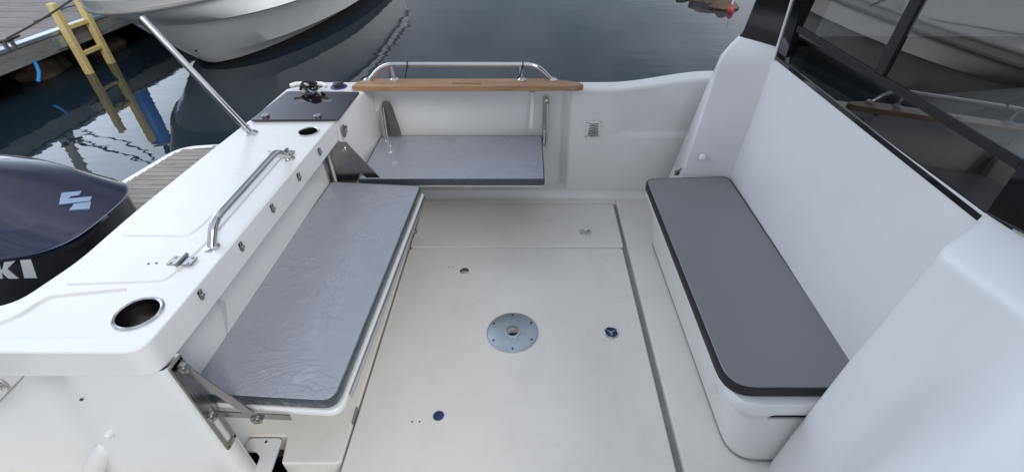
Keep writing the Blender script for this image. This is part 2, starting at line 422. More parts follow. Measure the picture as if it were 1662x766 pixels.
# mooring rope on the dock with its cleat
a = atz(8, 62, .16)
clt = thing('dock_cleat', 'weathered metal cleat on the dock planks with a rope tied to it', 'cleat', (a.x, a.y, .07))
g = G(); g.tube([(a.x - .02, a.y - .13, .15), (a.x, a.y, .14), (a.x + .02, a.y + .13, .15)], [.016, .024, .016], 10); g.tube([(a.x, a.y - .04, .06), (a.x, a.y - .04, .14)], .02, 10); g.tube([(a.x, a.y + .04, .06), (a.x, a.y + .04, .14)], .02, 10)
obj('cleat_body', g, M['brushed'], clt)
tag(obj('mooring_line', G().tube(sag((a.x, a.y, .15), (-4.1, 5.0, .60), .02) , .009, 8), M['greyrope']), 'dark mooring line stretched from the dock cleat to the white boat bow', 'rope')
b1, b2 = atz(55, 36, .09), atz(110, 12, .09)
tag(obj('thin_line', G().tube(bez([b1, (b1 + b2) / 2 + Vector((.04, -.03, 0)), b2, b2 + Vector((.2, .4, 0))]), .008, 6), M['greyrope']), 'thin grey line lying over the dock planks behind the ladder', 'rope')
p0 = atx(58, 104, DX + .02); p1 = atx(62, 133, DX + .04)
tag(obj('blue_rope_end', G().tube(bez([p0 + Vector((0, 0, .03)), p0, (p0 + p1) / 2 + Vector((.01, .012, 0)), p1]), .016, 8), M['bluefilm']), 'short bright blue rope end hanging below the dock beam', 'rope')

# ================================================================ NEIGHBOUR BOAT
nb = thing('white_boat', 'white motorboat with black waterline moored by the dock, bow towards the ladder', 'boat', (-3.74, 7, WATER))
BXC = -3.74; LEN = 6.6
LEV = [(.56, 4.52, .80, 1.34), (.47, 4.58, .80, 1.36), (.40, 4.68, .82, 1.35), (.30, 4.90, .95, 1.33), (.22, 5.10, 1.12, 1.34), (.195, 5.16, 1.06, 1.30), (.03, 5.31, .93, 1.30),
       (-.20, 5.58, .84, 1.33), (-.225, 5.60, .78, 1.29), (-.36, 5.75, .70, 1.30), (-.372, 5.76, .70, 1.30), (-.46, 5.84, .66, 1.26), (-.75, 6.3, .5, .8), (-.9, 7.0, .25, .25)]
def hullrow(z, y0, k, B, side, n=56):
    out = []
    for i in range(n + 1):
        s = i / n; dy = (y0 * 0 + (4.5 + LEN - y0)) * s ** 2
        b = B * math.sqrt(1 - math.exp(-dy * k * k / (B * B)))
        b *= 1 - .12 * sm(.6, 1, s)
        out.append((BXC + side * b, y0 + dy, z + (.13 * s if -.38 < z < -.35 else 0)))
    return out
def hullpart(name, levs, mat, sub=None):
    g = G()
    for sd in (1, -1):
        rows = [hullrow(*l, sd) for l in levs]
        g.grid(rows if sd > 0 else rows[::-1])
    n = len(levs)
    # transom closing the stern
    t = [hullrow(*l, 1)[-1] for l in levs] + [hullrow(*l, -1)[-1] for l in levs[::-1]]
    g.add(t, [tuple(range(len(t)))])
    return obj(name, g, mat, nb, angle=22)
hullpart('topsides', LEV[1:10], M['old_gel'])
hullpart('bottom', LEV[10:], M['antifoul'])
hullpart('bulwark', LEV[:2], M['gel'])
g = G()
for sd in (1, -1):
    r0 = hullrow(.45, 4.59, .80, 1.375, sd); g.tube(r0, .022, 8)
obj('rub_rail', g, M['rubber'], nb)
g = G(); A = hullrow(.55, 4.56, .80, 1.30, 1); Bq = hullrow(.55, 4.56, .80, 1.30, -1); g.grid([Bq, A]); obj('deck', g, M['gel'], nb)
g = G()
for sd in (1, -1): g.tube(hullrow(.57, 4.55, .80, 1.31, sd), .03, 8)
obj('toe_rail', g, M['gel'], nb)
cab = [(BXC - .95, 6.3), (BXC + .95, 6.3), (BXC + 1.05, 9.4), (BXC - 1.05, 9.4)]
g = G(); g.loops([[(x, y, .55) for x, y in cab], [(BXC + (x - BXC) * .9, y + (.35 if y < 7 else 0), 1.25) for x, y in cab], [(BXC + (x - BXC) * .82, y + (.75 if y < 7 else -.05), 1.75) for x, y in cab]])
obj('cabin', g, M['old_gel'], nb, bevel=.06)
for sd in (1, -1):
    q = [(BXC + sd * .895, 7.0, 1.27), (BXC + sd * .925, 9.2, 1.27), (BXC + sd * .85, 9.1, 1.65), (BXC + sd * .82, 7.4, 1.65)]
    obj('cabin_window', G().slab(q, (sd, 0, .2), .02), M['blackglass'], nb)
obj('bow_rail', G().tube(fillet([(BXC - 1.2, 6.6, .56), (BXC - 1.05, 5.9, 1.05), (BXC - .3, 4.85, 1.1), (BXC + .3, 4.85, 1.1), (BXC + 1.05, 5.9, 1.05), (BXC + 1.2, 6.6, .56)], .3), .016, 10), M['steel'], nb)
g = G()
hb = BVHTree.FromPolygons([tuple(p) for p in hullrow(.30, 4.90, 1.0, 1.33, 1) + hullrow(.40, 4.66, .93, 1.35, 1)], [(i, i + 1, 57 + i + 1, 57 + i) for i in range(56)])
obj('exhaust_outlet', G().lathe([(.012, -.004), (.012, .004)], atx(318, 83, -3.66) , (.6, -.7, 0), 12), M['blackplastic'], nb)

# ================================================================ OUR BOAT
boat = thing('motorboat', 'white motorboat cockpit with fold-down seats, grey table base plate and cabin bulkhead', 'boat', (1.0, 1.08, WATER))
C0 = Vector((0, 0, 0))
YC = 1.08
# --- outer hull
rows = []
for i in range(41):
    s = i / 40; x = -1.22 + s * 7.2
    w = 1.385 * (1 - sm(.45, 1.0, s) ** 1.6 * .985); sh = .56 + .35 * sm(.2, 1, s)
    rows.append([(x, YC + w * k, z) for k, z in ((.98, sh), (1.0, sh - .15), (.97, .1), (.90, -.35), (.55, -.62), (0, -.85), (-.55, -.62), (-.90, -.35), (-.97, .1), (-1.0, sh - .15), (-.98, sh))])
obj('hull', G().grid(rows), M['gel'], boat, angle=60)
g = G(); rr = rows[0]; g.add(rr[3:-3], [tuple(range(len(rr) - 6))]); obj('stern_panel', g, M['gel'], boat)

# --- sole (floor)
solebed = obj('sole_bed', G().prism([(-.60, .14), (.98, .14), (.98, 2.42), (-1.2, 2.42), (-1.2, .87), (-.60, .87)], -.16, -.031), M['gap'], boat)
g = G()
LH = -.5905
lp = rounded([(-.99, .855), (-.99, 2.33), (LH - .008, 2.33), (LH - .008, .762), (-.785, .762), (-.805, .855)], [0, 0, 0, .02, .01, .01])
g.prism(lp, -.09, 0)
obj('sole_side', g, M['sole'], boat, bevel=.006)
g = G(); g.prism([(-2.0, -.25), (LH - .008, -.25), (LH - .008, .766), (-.77, .766), (-.765, .60), (-.99, .60), (-.99, .80), (-2.0, .80)], -.12, -.07)
obj('sole_step', g, M['sole'], boat, bevel=.006)
obj('sole_front', G().prism([(.487, -.25), (.98, -.25), (.98, 2.33), (.487, 2.33)], -.09, -.002), M['sole'], boat, bevel=.006)
obj('gutter', G().box((.452, -.2, -.08), (.50, 2.236, -.026)), M['rubber'], boat)
obj('sole_near', G().box((LH, -.25, -.09), (.485, .153, -.001)), M['sole'], boat, bevel=.006)
obj('sole_rear', G().prism([(LH, 2.236), (.485, 2.236), (.485, 2.40), (LH, 2.40)], -.09, -.001), M['sole'], boat, bevel=.004)
def lidslab(name, x0, y0, x1, y1, cuts=None):
    return obj(name, G().prism(rounded([(x0, y0), (x1, y0), (x1, y1), (x0, y1)], .022), -.03, 0), M['sole'], boat, bevel=.005, cut=cuts)
pc = atz(832, 539)
PC = (pc.x, pc.y)
main = lidslab('floor_hatch', LH, .16, .460, 1.8405, [G().lathe([(.024, -.08), (.024, .05)], (*PC, 0))])
fore = lidslab('floor_hatch', LH, 1.8455, .468, 2.2315)
# table base
obj('table_base_plate', G().lathe([(.104, .0005), (.104, .003), (.100, .0055), (.036, .0062), (.035, .0085), (.0335, .0095), (.0255, .0095), (.0245, .007), (.0238, -.05), (.003, -.052)], (*PC, 0), n=64, open0=True), M['alu'], main)
each('plate_screw', [(PC[0] + .088 * math.cos(k * math.pi / 3 + .55), PC[1] + .088 * math.sin(k * math.pi / 3 + .55), 0) for k in range(6)], M['blackplastic'], main,
     lambda: G().lathe([(.0045, .004), (.0045, .0068), (.002, .0075)], n=10))
def ring_latch(px, py, par, m):
    c = atz(px, py); r = obj('flush_latch', G().lathe([(.028, .0005), (.028, .003), (.025, .0045), (.021, .0045), (.019, .0012), (.002, .0012)], c, n=32), m, par)
    obj('latch_rim', G().tube([c + Vector((.027 * math.cos(t), .027 * math.sin(t), .003)) for t in (2 * math.pi * k / 36 for k in range(36))], .0026, 8, closed=True), M['steel'], par)
    g = G(); g.lathe([(.0075, .001), (.0075, .005), (.005, .006)], c, n=16)
    for k in range(3):
        a = k * 2.094 + .5; g.bar(c + Vector((math.cos(a) * .006, math.sin(a) * .006, .0035)), c + Vector((math.cos(a) * .018, math.sin(a) * .018, .0035)), .006, .004)
    obj('latch_core', g, M['brushed'] if m is M['bluecap'] else M['steel'], par)
ring_latch(950, 377, fore, M['steel']); ring_latch(992, 540, main, M['bluecap']); ring_latch(668, 377, fore, M['steel'])
for px, py, m, r in ((754, 440, M['brushed'], .0195), (712, 675, M['bluecap'], .0185)):
    c = atz(px, py); obj('drain_cap', G().lathe([(r, .0005), (r, .003), (r * .85, .0045), (.004, .005), (.0035, .006), (.001, .006)], c, n=32), m, main)
    obj('cap_rim', G().tube([c + Vector((r * math.cos(t), r * math.sin(t), .002)) for t in (2 * math.pi * k / 32 for k in range(32))], .0018, 8, closed=True), M['steel'], main)
each('screw_hole', [atz(*q_) for q_ in ((669, 684), (681, 684), (728, 433), (735, 433))], M['gap'], main, lambda: G().lathe([(.0032, .0004), (.0032, .0012)], n=10))
h0, h1 = atz(573, 688), atz(580, 662)
obj('hatch_hinge', G().bar(h0 + Vector((0, 0, .002)), h1 + Vector((0, 0, .002)), .007, .006).tube([h0 + Vector((0, 0, .004)), h1 + Vector((0, 0, .004))], .004, 8), M['brushed'], main)
# access lid with dark recess
g = G(); g.box((-1.02, .58, -.30), (-.795, .86, -.29)); g.box((-1.02, .58, -.29), (-1.0, .86, -.06))
obj('access_recess', g, M['blackplastic'], boat)
obj('hose', G().tube(bez([(-.95, .60, -.12), (-.92, .70, -.07), (-.90, .78, -.10), (-.93, .86, -.16)]), .018, 10), M['rope'], boat)
obj('access_surround', G().prism([(-.99, .80), (-.937, .80), (-.937, .852), (-.99, .852)], -.04, 0), M['sole'], boat)
obj('access_lid', G().prism(rounded([(-.931, .803), (-.885, .803), (-.862, .785), (-.855, .60), (-.798, .60), (-.816, .848), (-.925, .848)], [.004, .01, .01, 0, 0, .015, .015]), -.01, .001), M['gel'], boat, bevel=.002)
obj('lid_screw', G().lathe([(.0045, .001), (.0045, .0025)], atz(432, 717), n=10), M['gap'], boat)

# --- far side wall: one moulded sheet with recess, fillet and rolled gunwale
def zt(x): return TOP + .05 * sm(.40, .90, x)
def recess(x, z): return sm(.215, .165, x) * .085
def wallrow(x):
    top = zt(x); rad = .018; pts = []
    fl = .045
    for k in range(8):
        t = k / 7 * math.pi / 2; pts.append((2.31 - fl + fl * math.sin(t), -.006 + fl * (1 - math.cos(t))))
    z = .05
    zz = [.05 + (top - rad - .05) * k / 46 for k in range(47)]
    for z in zz:
        ybase = 2.31 - .040 * (z / .64) - .014 * sm(.40, .385, z) * sm(.42, .56, x) * sm(1.0, .9, x) + .012 * sm(.42, .56, x)
        pts.append((ybase + recess(x, z), z))
    y0 = pts[-1][0]
    for k in range(1, 7):
        t = k / 6 * math.pi / 2; pts.append((y0 + rad * (1 - math.cos(t)), top - rad + rad * math.sin(t)))
    yo = 2.375 + .03 * sm(.2, .0, x) * 0 + .02 * sm(.3, .9, x)
    for k in range(1, 5): pts.append((y0 + rad + (yo - .02 - y0 - rad) * k / 4, top))
    for k in range(1, 6):
        t = k / 5 * math.pi / 2; pts.append((yo - .02 + .02 * math.sin(t), top - .02 + .02 * math.cos(t)))
    pts += [(yo + .02, top - .12), (yo + .06, .3), (yo + .05, .0)]
    return [(x, y, z) for y, z in pts]
xs = [-.82 + i * .02 for i in range(48)] + [.14 + i * .006 for i in range(16)] + [.24 + i * .02 for i in range(38)]
rows = [wallrow(x) for x in xs]
wall = obj('side_wall', G().grid(rows), M['gel_wall'], boat, angle=70)
# vent grille
vc = aty(962, 209, 2.283)
g = G(); W, Hh = .036, .044
g.slab([(vc.x - W, 0 * 0 + 2.2815, vc.z - Hh), (vc.x + W, 2.2815, vc.z - Hh + .004), (vc.x + W + .006, 2.277, vc.z + Hh + .004), (vc.x - W + .006, 2.277, vc.z + Hh)], (0, -1, 0), .005)
vent = obj('vent_grille', g, M['gel'], boat, bevel=.002)
g = G()
for k in range(8):
    z = vc.z - .034 + k * .0092; g.tube([(vc.x - .025 + k * .0006, 2.2745, z), (vc.x, 2.2715, z - .002), (vc.x + .028, 2.2740, z + .002)], .0021, 6)
obj('slot', g, M['gap'], vent)
each('screw', [(vc.x + sx * .031 + .003 * sz, 2.2735, vc.z + sz * .039 + sx * .002) for sx in (-1, 1) for sz in (-1, 1)], M['brushed'], vent, lambda: G().lathe([(.0038, -.004), (.003, .003)], (0, 0, 0), (0, -1, 0), 10))
# teak cap
tp = [(-.845, 2.236), (.225, 2.236), (.262, 2.252), (.245, 2.285), (.11, 2.338), (-.80, 2.338), (-.83, 2.29)]
teak = obj('teak_cap', G().prism(rounded(tp, [.006, .01, .01, .02, .03, .02, .01]), TOP + .001, TOP + .026), M['teak'], boat, bevel=.008,
           cut=[G().box((-.37, 2.262, TOP + .012), (-.23, 2.281, TOP + .06))])
# side rail
ry, rz = 2.315, .742
g = G(); g.tube(fillet([(-.785, ry, .66), (-.70, ry, rz), (.035, ry, rz), (.115, ry, .66)], .07, 10), .0115, 14)
rail = obj('side_rail', g, M['steel'], boat)
for x in (-.655, -.035):
    obj('rail_post', G().tube([(x, ry, .66), (x - .006, ry, rz)], .010, 12), M['steel'], rail)
each('rail_foot', [(x, ry, 0) for x in (-.785, -.655, -.035, .115)], M['steel'], rail, lambda: G().lathe([(.021, .666), (.021, .670), (.012, .678)], n=20))
each('rail_tie', [(x, ry, rz) for x in (-.58, -.03)], M['rope'], rail, lambda: G().tube([(0, .013 * math.cos(t), .013 * math.sin(t)) for t in (k * .5 for k in range(13))] + bez([(-.004, -.012, -.01), (-.012, -.018, -.04), (-.02, -.01, -.06)], 4), .003, 6))
# small fittings on the recess back
each('press_stud', [(-.655, 2.357, .612), (-.03, 2.357, .612)], M['brushed'], wall, lambda: G().lathe([(.009, -.01), (.009, .006), (.004, .010)], (0, 0, 0), (0, -1, 0), 14))
p = aty(864, 160, 2.35)
obj('strap', G().add([(p.x - .010, 2.347, .60), (p.x + .010, 2.347, .60), (p.x + .008, 2.330, .52), (p.x - .010, 2.330, .52), (p.x + .002, 2.318, .41), (p.x - .016, 2.318, .41)], [(0, 1, 2, 3), (3, 2, 4, 5)]), M['gel'], wall)
obj('strap_clip', G().box((p.x - .010, 2.338, .595), (p.x + .012, 2.350, .613)), M['brushed'], wall, bevel=.002)

# --- aft corner block with smoked hatch
cb = [(-1.186, 1.917), (-.8235, 1.917), (-.792, 2.226), (-.792, 2.362), (-1.04, 2.362), (-1.175, 2.27)]
block = obj('corner_locker', G().prism(cb, -.02, TOP + .0015), M['gel'], boat, bevel=.012, seg=4)
pl = [tuple(atz(*q, TOP + .012).xy) for q in ((466, 148), (584, 149), (549, 194), (405, 195))]
hatch = obj('smoked_hatch', G().prism(rounded(pl, .015), TOP + .004, TOP + .012), M['acrylic'], boat, bevel=.003)
each('hatch_knob', [atz(*q_, TOP + .013) for q_ in ((431, 189), (516, 189))], M['brushed'], hatch, lambda: G().lathe([(.016, -.002), (.016, .006), (.013, .009)], n=20))
c = atz(502, 136, TOP + .05)
g = G(); g.tube(bez([(c.x - .085, c.y - .02, .685), (c.x - .05, c.y, .688), (c.x + .05, c.y, .688), (c.x + .085, c.y - .02, .685)]), [.006] + [.011] * 29 + [.006], 12)
for dx in (-.028, .028): g.tube([(c.x + dx * 1.3, c.y, .64), (c.x + dx, c.y, .688)], .010, 10)
obj('mooring_cleat', g, M['gel'], boat)
c2 = atz(550, 142, TOP)
obj('filler_ring', G().lathe([(.040, .001), (.040, .004), (.030, .008), (.028, .008)], (c2.x, c2.y, TOP), n=32), M['bluecap'], boat)
obj('filler_cap', G().lathe([(.027, .003), (.027, .018), (.022, .022)], (c2.x, c2.y, TOP), n=32), M['blackplastic'], boat)
# rope on the cleat
cr = Vector((c.x, c.y, .678)); g = G()
g.tube(bez([cr + Vector((v[0] * .8, v[1] * .8, v[2] * .55)) for v in ((-.05, .03, -.04), (-.045, -.022, .004), (-.02, .02, .02), (.02, -.022, .02), (.045, .018, .002), (.02, .022, -.016), (-.03, -.022, .008), (-.015, .02, .028), (.03, -.01, .026), (.05, -.022, .0), (.02, -.03, -.016),
                                               (-.04, .02, .006), (-.028, -.022, .022), (.0, -.045, -.015), (.02, -.07, -.025), (.04, -.09, -.025))], 8), .0058, 8)
g.tube(bez([cr + Vector((v[0] * .8, v[1] * .8, v[2] * .55)) for v in ((-.03, .03, .0), (-.02, .0, .036), (.02, -.015, .042), (.055, .0, .02), (.06, .02, -.01), (.02, .03, -.03), (.0, .05, -.035), (-.02, .10, -.2), (-.03, .11, -.6))], 8), .0058, 8)
g.tube(bez([cr + Vector((v[0] * .8, v[1] * .8, v[2] * .55)) for v in ((.05, -.02, -.01), (.03, .0, .03), (.0, .012, .035), (-.035, -.005, .03), (-.05, -.03, -.02))], 8), .0058, 8)
tag(obj('mooring_rope', g, M['rope']), 'black mooring rope wound around the white cleat on the boat corner', 'rope')

# --- transom: coaming, lid, tray, handle
cop = [(-.8225, 1.912), (-.856, .865), (-.866, .686), (-1.64, .690), (-1.64, .80), (-1.275, .832), (-1.236, 1.0), (-1.235, 1.23), (-1.215, 1.55), (-1.187, 1.912)]
cup1 = atz(225, 509, TOP); cup2 = atz(501, 215, TOP)
tray = [tuple(atz(*q, TOP).xy) for q in ((78, 476), (214, 466), (172, 548), (-40, 548), (-40, 540))]
tray = [(-1.235, .80), (-1.215, .866), (-1.03, .895), (-1.015, .865), (-.985, .745), (-1.0, .728), (-1.30, .728), (-1.31, .74)]
coam = obj('transom_coaming', G().prism(rounded(cop, [.005, .05, .045, .02, .05, .05, .05, .1, .1, .005]), .553, TOP), M['gel'], boat, bevel=.016, seg=5,
           cut=[G().lathe([(.049, -.1), (.049, .1)], cup1, n=40), G().lathe([(.037, -.1), (.037, .1)], cup2, n=40), G().prism(rounded(tray, .02), TOP - .006, TOP + .1)])
def holder(c, r, par):
    obj('holder_rim', G().loops([[tuple(c + Vector((q_ * r * math.cos(t), q_ * r * math.sin(t), h))) for t in (2 * math.pi * k / 48 for k in range(48))] for q_, h in ((1.14, .0), (1.17, .003), (1.09, .006), (.99, .004), (.95, -.012))], False, False), M['steel'], par)
    obj('holder_cup', G().lathe([(r * .948, -.012), (r * .9, -.085), (r * .4, -.088), (.001, -.088)], c, n=48, open0=True), M['cupsteel'], par)
holder(cup1, .047, coam); holder(cup2, .036, coam)
lidp = [tuple(atz(*q, TOP + .004).xy) for q in ((92, 461), (262, 455), (278, 446), (340, 388), (462, 249), (470, 238), (357, 234))]
lidp[0] = (lidp[0][0] + .02, lidp[0][1]); lidp[-1] = (lidp[-1][0] + .015, lidp[-1][1])
tl = obj('transom_lid', G().prism(rounded(lidp, [.01, .03, .03, .03, .01, .01, .01]), TOP - .002, TOP + .004), M['gel'], boat, bevel=.003)
pan = [tuple(atz(*q, TOP + .006).xy) for q in ((196, 382), (303, 383), (322, 371), (421, 276), (417, 274), (325, 274))]
obj('lid_panel', G().prism(rounded(pan, [.01, .03, .03, .01, .01, .01]), TOP + .002, TOP + .0075), M['gel'], tl, bevel=.003)
for px, py in ((296, 424), (462, 249)):
    c = atz(px, py, TOP + .004); d = (atz(462, 249, TOP) - atz(296, 424, TOP)).normalized(); sd = d.cross(Vector((0, 0, 1)))
    g = G(); g.bar(c - sd * .033 + Vector((0, 0, .002)), c + sd * .033 + Vector((0, 0, .002)), .034, .004); g.tube([c - d * .024 + Vector((0, 0, .006)), c + d * .024 + Vector((0, 0, .006))], .0055, 10)
    for a in (-.024, .024):
        for b in (-.011, .011): g.lathe([(.0035, 0), (.003, .002)], c + sd * a + d * b + Vector((0, 0, .004)), n=8)
    obj('lid_hinge', g, M['brushed'], tl)
each('bolt_hole', [atz(*q_, TOP + .0045) for q_ in ((241, 428), (254, 427), (437, 246), (443, 246))], M['gap'], tl, lambda: G().lathe([(.003, 0), (.003, .0012)], n=8))
h0 = atz(344, 402, TOP); h1 = atz(469, 258, TOP)
d = (h1 - h0).normalized()
obj('grab_rail', G().tube(fillet([h0, h0 + d * .05 + Vector((0, 0, .058)), h1 - d * .05 + Vector((-.005, 0, .058)), h1], .05, 10), .0125, 16)
    .lathe([(.022, 0), (.022, .003), (.014, .007)], h0, n=24).lathe([(.022, 0), (.022, .003), (.014, .007)], h1, n=24), M['steel'], boat)
# stern pole
s0 = atz(408, 217, TOP); s1 = aty(229, 29, 1.80)
obj('stern_pole', G().tube([s0, s1], .0125, 14).lathe([(.026, 0), (.026, .004), (.016, .012)], s0, n=24).lathe([(.016, -.004), (.016, .004)], s0 + (s1 - s0).normalized() * .03, s1 - s0, 16), M['steel'], boat)
# turn-button snaps along the lip
first = None
for px, py in ((517, 246), (483, 287), (440, 338), (389, 400), (323, 478)):
    p = atx(px, py, -.83); f = (p.y - .865) / (1.912 - .865); x = -.859 + f * .0365
    p = atx(px, py, x + .001)
    if first is None:
        g = G(); g.box((0, -.007, -.013), (.003, .007, .013)); g.bar((.006, -.003, -.015), (.006, .003, .015), .009, .005, (1, 0, 0)); g.lathe([(.005, 0), (.004, .010)], (.004, 0, 0), (1, 0, 0), 12)
        o = obj('turn_button', g, M['brushed'], None, bevel=.0015); o.parent = coam; first = o
    else: o = part_copy(first, coam)
    o.location = p
p = atx(557, 213, -.812)
g = G(); g.box((p.x, p.y - .014, p.z - .026), (p.x + .006, p.y + .014, p.z + .026)); g.bar(p + Vector((.010, -.022, -.006)), p + Vector((.010, .022, .014)), .010, .008, (1, 0, 0)); g.lathe([(.009, 0), (.008, .016)], p, (1, 0, 0), 14)
obj('catch', g, M['brushed'], block, bevel=.0015)
# transom body below the coaming
obj('transom_back_panel', G().prism([(-.93, .756), (-.905, 1.915), (-1.18, 1.915), (-1.22, .83), (-1.0, .756)], -.02, .5525), M['gel'], boat)
# end pedestal and passage side moulding
prof = [[(-.846, .758), (-.846, .728), (-.862, .708), (-.885, .700), (-1.075, .700), (-1.10, .715), (-1.125, .745), (-1.19, .775), (-1.75, .80)]]
rows = []
for k in range(24):
    z = .553 - k * .68 / 23; sh = .12 * sm(.5, .05, z); low = (.553 - z) * .26
    rows.append([(-.862, .754, z), (-.857, .750, z), (-.8565, .728, z), (-.859, .714, z), (-.868, .704, z), (-.885, .7005, z), (-.91, .70, z)] +
                [(-1.0 - low, .70, z), (-1.05 - low, .7005, z), (-1.08 - low, .704, z), (-1.11 - low, .712, z), (-1.14 - low, .724, z), (-1.17 - low, .738, z), (-1.21 - low, .753, z), (-1.30 - low * .9, .772, z), (-1.60 - low * 1.9, .798, z), (-1.625 - low * 1.9, .808, z), (-1.635 - low * 1.9, .83, z), (-1.62 - low * 1.9, .87, z), (-1.22, .93, z)])
obj('transom_end', G().grid(rows), M['gel_wall'], boat, angle=75)
obj('pedestal_face', G().box((-.95, .745, -.02), (-.8575, .754, .5525)), M['gel_wall'], boat)
p = aty(178, 702, .699)
obj('end_plug', G().lathe([(.011, -.004), (.011, .010), (.008, .014), (.002, .015)], p, (0, -1, 0), 20), M['gel'], boat)
p = aty(133, 647, .705)
obj('end_hole', G().lathe([(.004, 0), (.004, .004)], p, (0, -1, 0), 10), M['gap'], boat)
g = G(); rp = bez([aty(178, 712, .74), aty(171, 724, .730), aty(158, 750, .732), aty(142, 787, .730), aty(120, 835, .726)], 8)
g.tube(rp, [.003 + .026 * min(1, k / 12) ** .5 for k in range(len(rp))], 20)
obj('step_moulding', g, M['gel_wall'], boat, angle=180)
p = aty(-4, 622, .775)
obj('passage_latch', G().lathe([(.026, 0), (.026, .006), (.018, .010), (.015, .004), (.002, .004)], p, (0, -1, 0), 24), M['steel'], boat)
a, b = aty(42, 607, .772), aty(-10, 660, .772)
obj('locker_seam', G().tube([a, b], .0016, 6), M['rubber'], boat)

# --- bathing platform
def platform(y0, y1, far):
    if far: poly = rounded([(-1.15, y0), (-2.14, y0), (-2.13, 2.10), (-2.04, 2.53), (-1.83, 2.565), (-1.15, 2.565)], [0, .02, .05, .12, .05, 0])
    else: poly = rounded([(-1.30, y1), (-2.14, y1), (-2.13, .06), (-2.04, -.37), (-1.83, -.405), (-1.30, -.405)], [0, .02, .05, .12, .05, 0])
    pf = obj('bathing_platform', G().prism(poly, .10, .20), M['gel'], boat, bevel=.012)
    g = G(); ins = inset(poly, .055)
    ymin = min(p.y for p in ins); ymax = max(p.y for p in ins); y = ymin
    while y < ymax - .02:
        ym = y + .02; xsn = []
        for i in range(len(ins)):
            p, q = ins[i], ins[(i + 1) % len(ins)]
            if (p.y - ym) * (q.y - ym) < 0: xsn.append(p.x + (q.x - p.x) * (ym - p.y) / (q.y - p.y))
        if len(xsn) >= 2: g.box((min(xsn), y, .2005), (max(xsn), y + .037, .2075))
        y += .043
    obj('teak_slat', g, M['greyteak'], pf, smooth=False, wn=False)
    obj('slat_caulking', G().prism(inset(poly, .052), .1985, .2025), M['gap'], pf)
platform(1.52, 0, True); platform(0, .12, False)

# --- folding seats
def vplate(P, n, t): return G().slab(P, n, t)
# left (transom) seat
ls = [(-.965, .772), (-.522, .745), (-.484, 1.842), (-.902, 1.880)]
lo = [(-.965, .768), (-.512, .737), (-.475, 1.848), (-.902, 1.885)]
seat1 = obj('folding_seat', G().prism(rounded(lo, [.02, .045, .03, .02]), .298, .322), M['gel'], boat, bevel=.007)
obj('edge_strip', G().bar((-.505, .80, .309), (-.470, 1.82, .309), .006, .018), M['steel'], seat1)
# near brackets: slotted track, arm, seat rail
tr0, tr1 = Vector((-.852, .727, .555)), Vector((-.852, .727, .19))
g = G(); w = .020
for sx in (-1, 1): g.bar(tr0 + Vector((0, sx * .0175, 0)), tr1 + Vector((0, sx * .0175, 0)), .006, .011, (0, 1, 0))
g.bar(tr0, tr0 - Vector((0, 0, .20)), .006, .028, (0, 1, 0)); g.box((-.855, .708, .540), (-.849, .748, .553)); g.box((-.855, .708, .186), (-.849, .748, .202))
trk = obj('seat_track', g, M['brushed'], seat1, bevel=.0015)
j0 = Vector((-.838, .728, .535)); j1 = Vector((-.745, .737, .300)); j2 = Vector((-.818, .735, .345))
def link(name, p, q, w, t, side):
    """flat bar with round ends lying in the XZ plane"""
    d = (q - p).normalized(); n = Vector((-d.z, 0, d.x)); P = []
    for c, s in ((q, 1), (p, -1)):
        P += [c + (d * math.cos(a) * s + n * math.sin(a) * s) * w / 2 for a in (-math.pi / 2 + math.pi * k / 8 for k in range(9))]
    return G().slab(P, (0, -1, 0), t)
obj('seat_arm', link('', j0, j1, .030, .004, 0), M['brushed'], seat1, bevel=.001)
g = G(); g.bar((-.85, .739, .318), (-.655, .739, .298), .005, .024, (0, 0, 1)); obj('seat_rail', g, M['brushed'], seat1, bevel=.001)
each('pivot_bolt', [q_ - Vector((0, .004, 0)) for q_ in (j1, j0, Vector((-.845, .720, .34)))], M['brushed'], seat1, lambda: G().lathe([(.016, -.006), (.016, .005), (.009, .006), (.009, .010), (.005, .011)], (0, 0, 0), (0, -1, 0), 20))
# far bracket of the transom seat
ka, kb = Vector((-.815, 1.90, .525)), Vector((-.70, 1.895, .33))
g = G(); g.slab([(-.885, 1.912, .54), (-.80, 1.912, .54), (-.775, 1.912, .50), (-.665, 1.912, .33), (-.715, 1.912, .33), (-.77, 1.912, .385), (-.80, 1.912, .33), (-.885, 1.912, .33)], (0, -1, 0), .005)
obj('seat_bracket', g, M['brushed'], seat1, bevel=.001)
g = G(); g.box((-.903, 1.865, .10), (-.897, 1.908, .535)); obj('seat_track', g, M['brushed'], seat1, bevel=.001)
obj('pivot_bolt', G().lathe([(.013, 0), (.012, .006), (.005, .009)], (-.815, 1.907, .505), (0, -1, 0), 18), M['steel'], seat1)
c1 = thing('wrapped_cushion', 'long grey seat cushion in clear film along the transom', 'cushion', (-.72, 1.31, .323))
def cushion(root, poly, rad, z0, z1, mt, ms, crown=.006, pw=.006):
    def ring(d): return rounded(inset(poly, d), [max(r - d, .002) for r in rad], 6)
    L = []; zr = .010
    for d, z in ((.004, z0), (0, z0 + .006), (0, z1 - zr), (.001, z1 - zr * .45), (pw * .4, z1 - zr * .12), (pw + .002, z1 - zr * .12 - .001 * (pw < .01))): L.append([(p.x, p.y, z) for p in ring(d)])
    g = G().loops(L, True, True); side = obj('cushion_side', g, ms, root, angle=60)
    L = []
    for d, z in ((pw, z1 - zr * .3), (pw + .001, z1 - zr * .05), (pw + .006, z1), (.020, z1 + .0006), (.05, z1 + crown * .6), (.10, z1 + crown)): L.append([(p.x, p.y, z) for p in ring(d)])
    top = obj('cushion_top', G().loops(L, False, True), mt, root, angle=80)
    return top
cushion(c1, ls, [.03, .045, .02, .02], .323, .360, M['wrapped'], M['wrapped_side'])
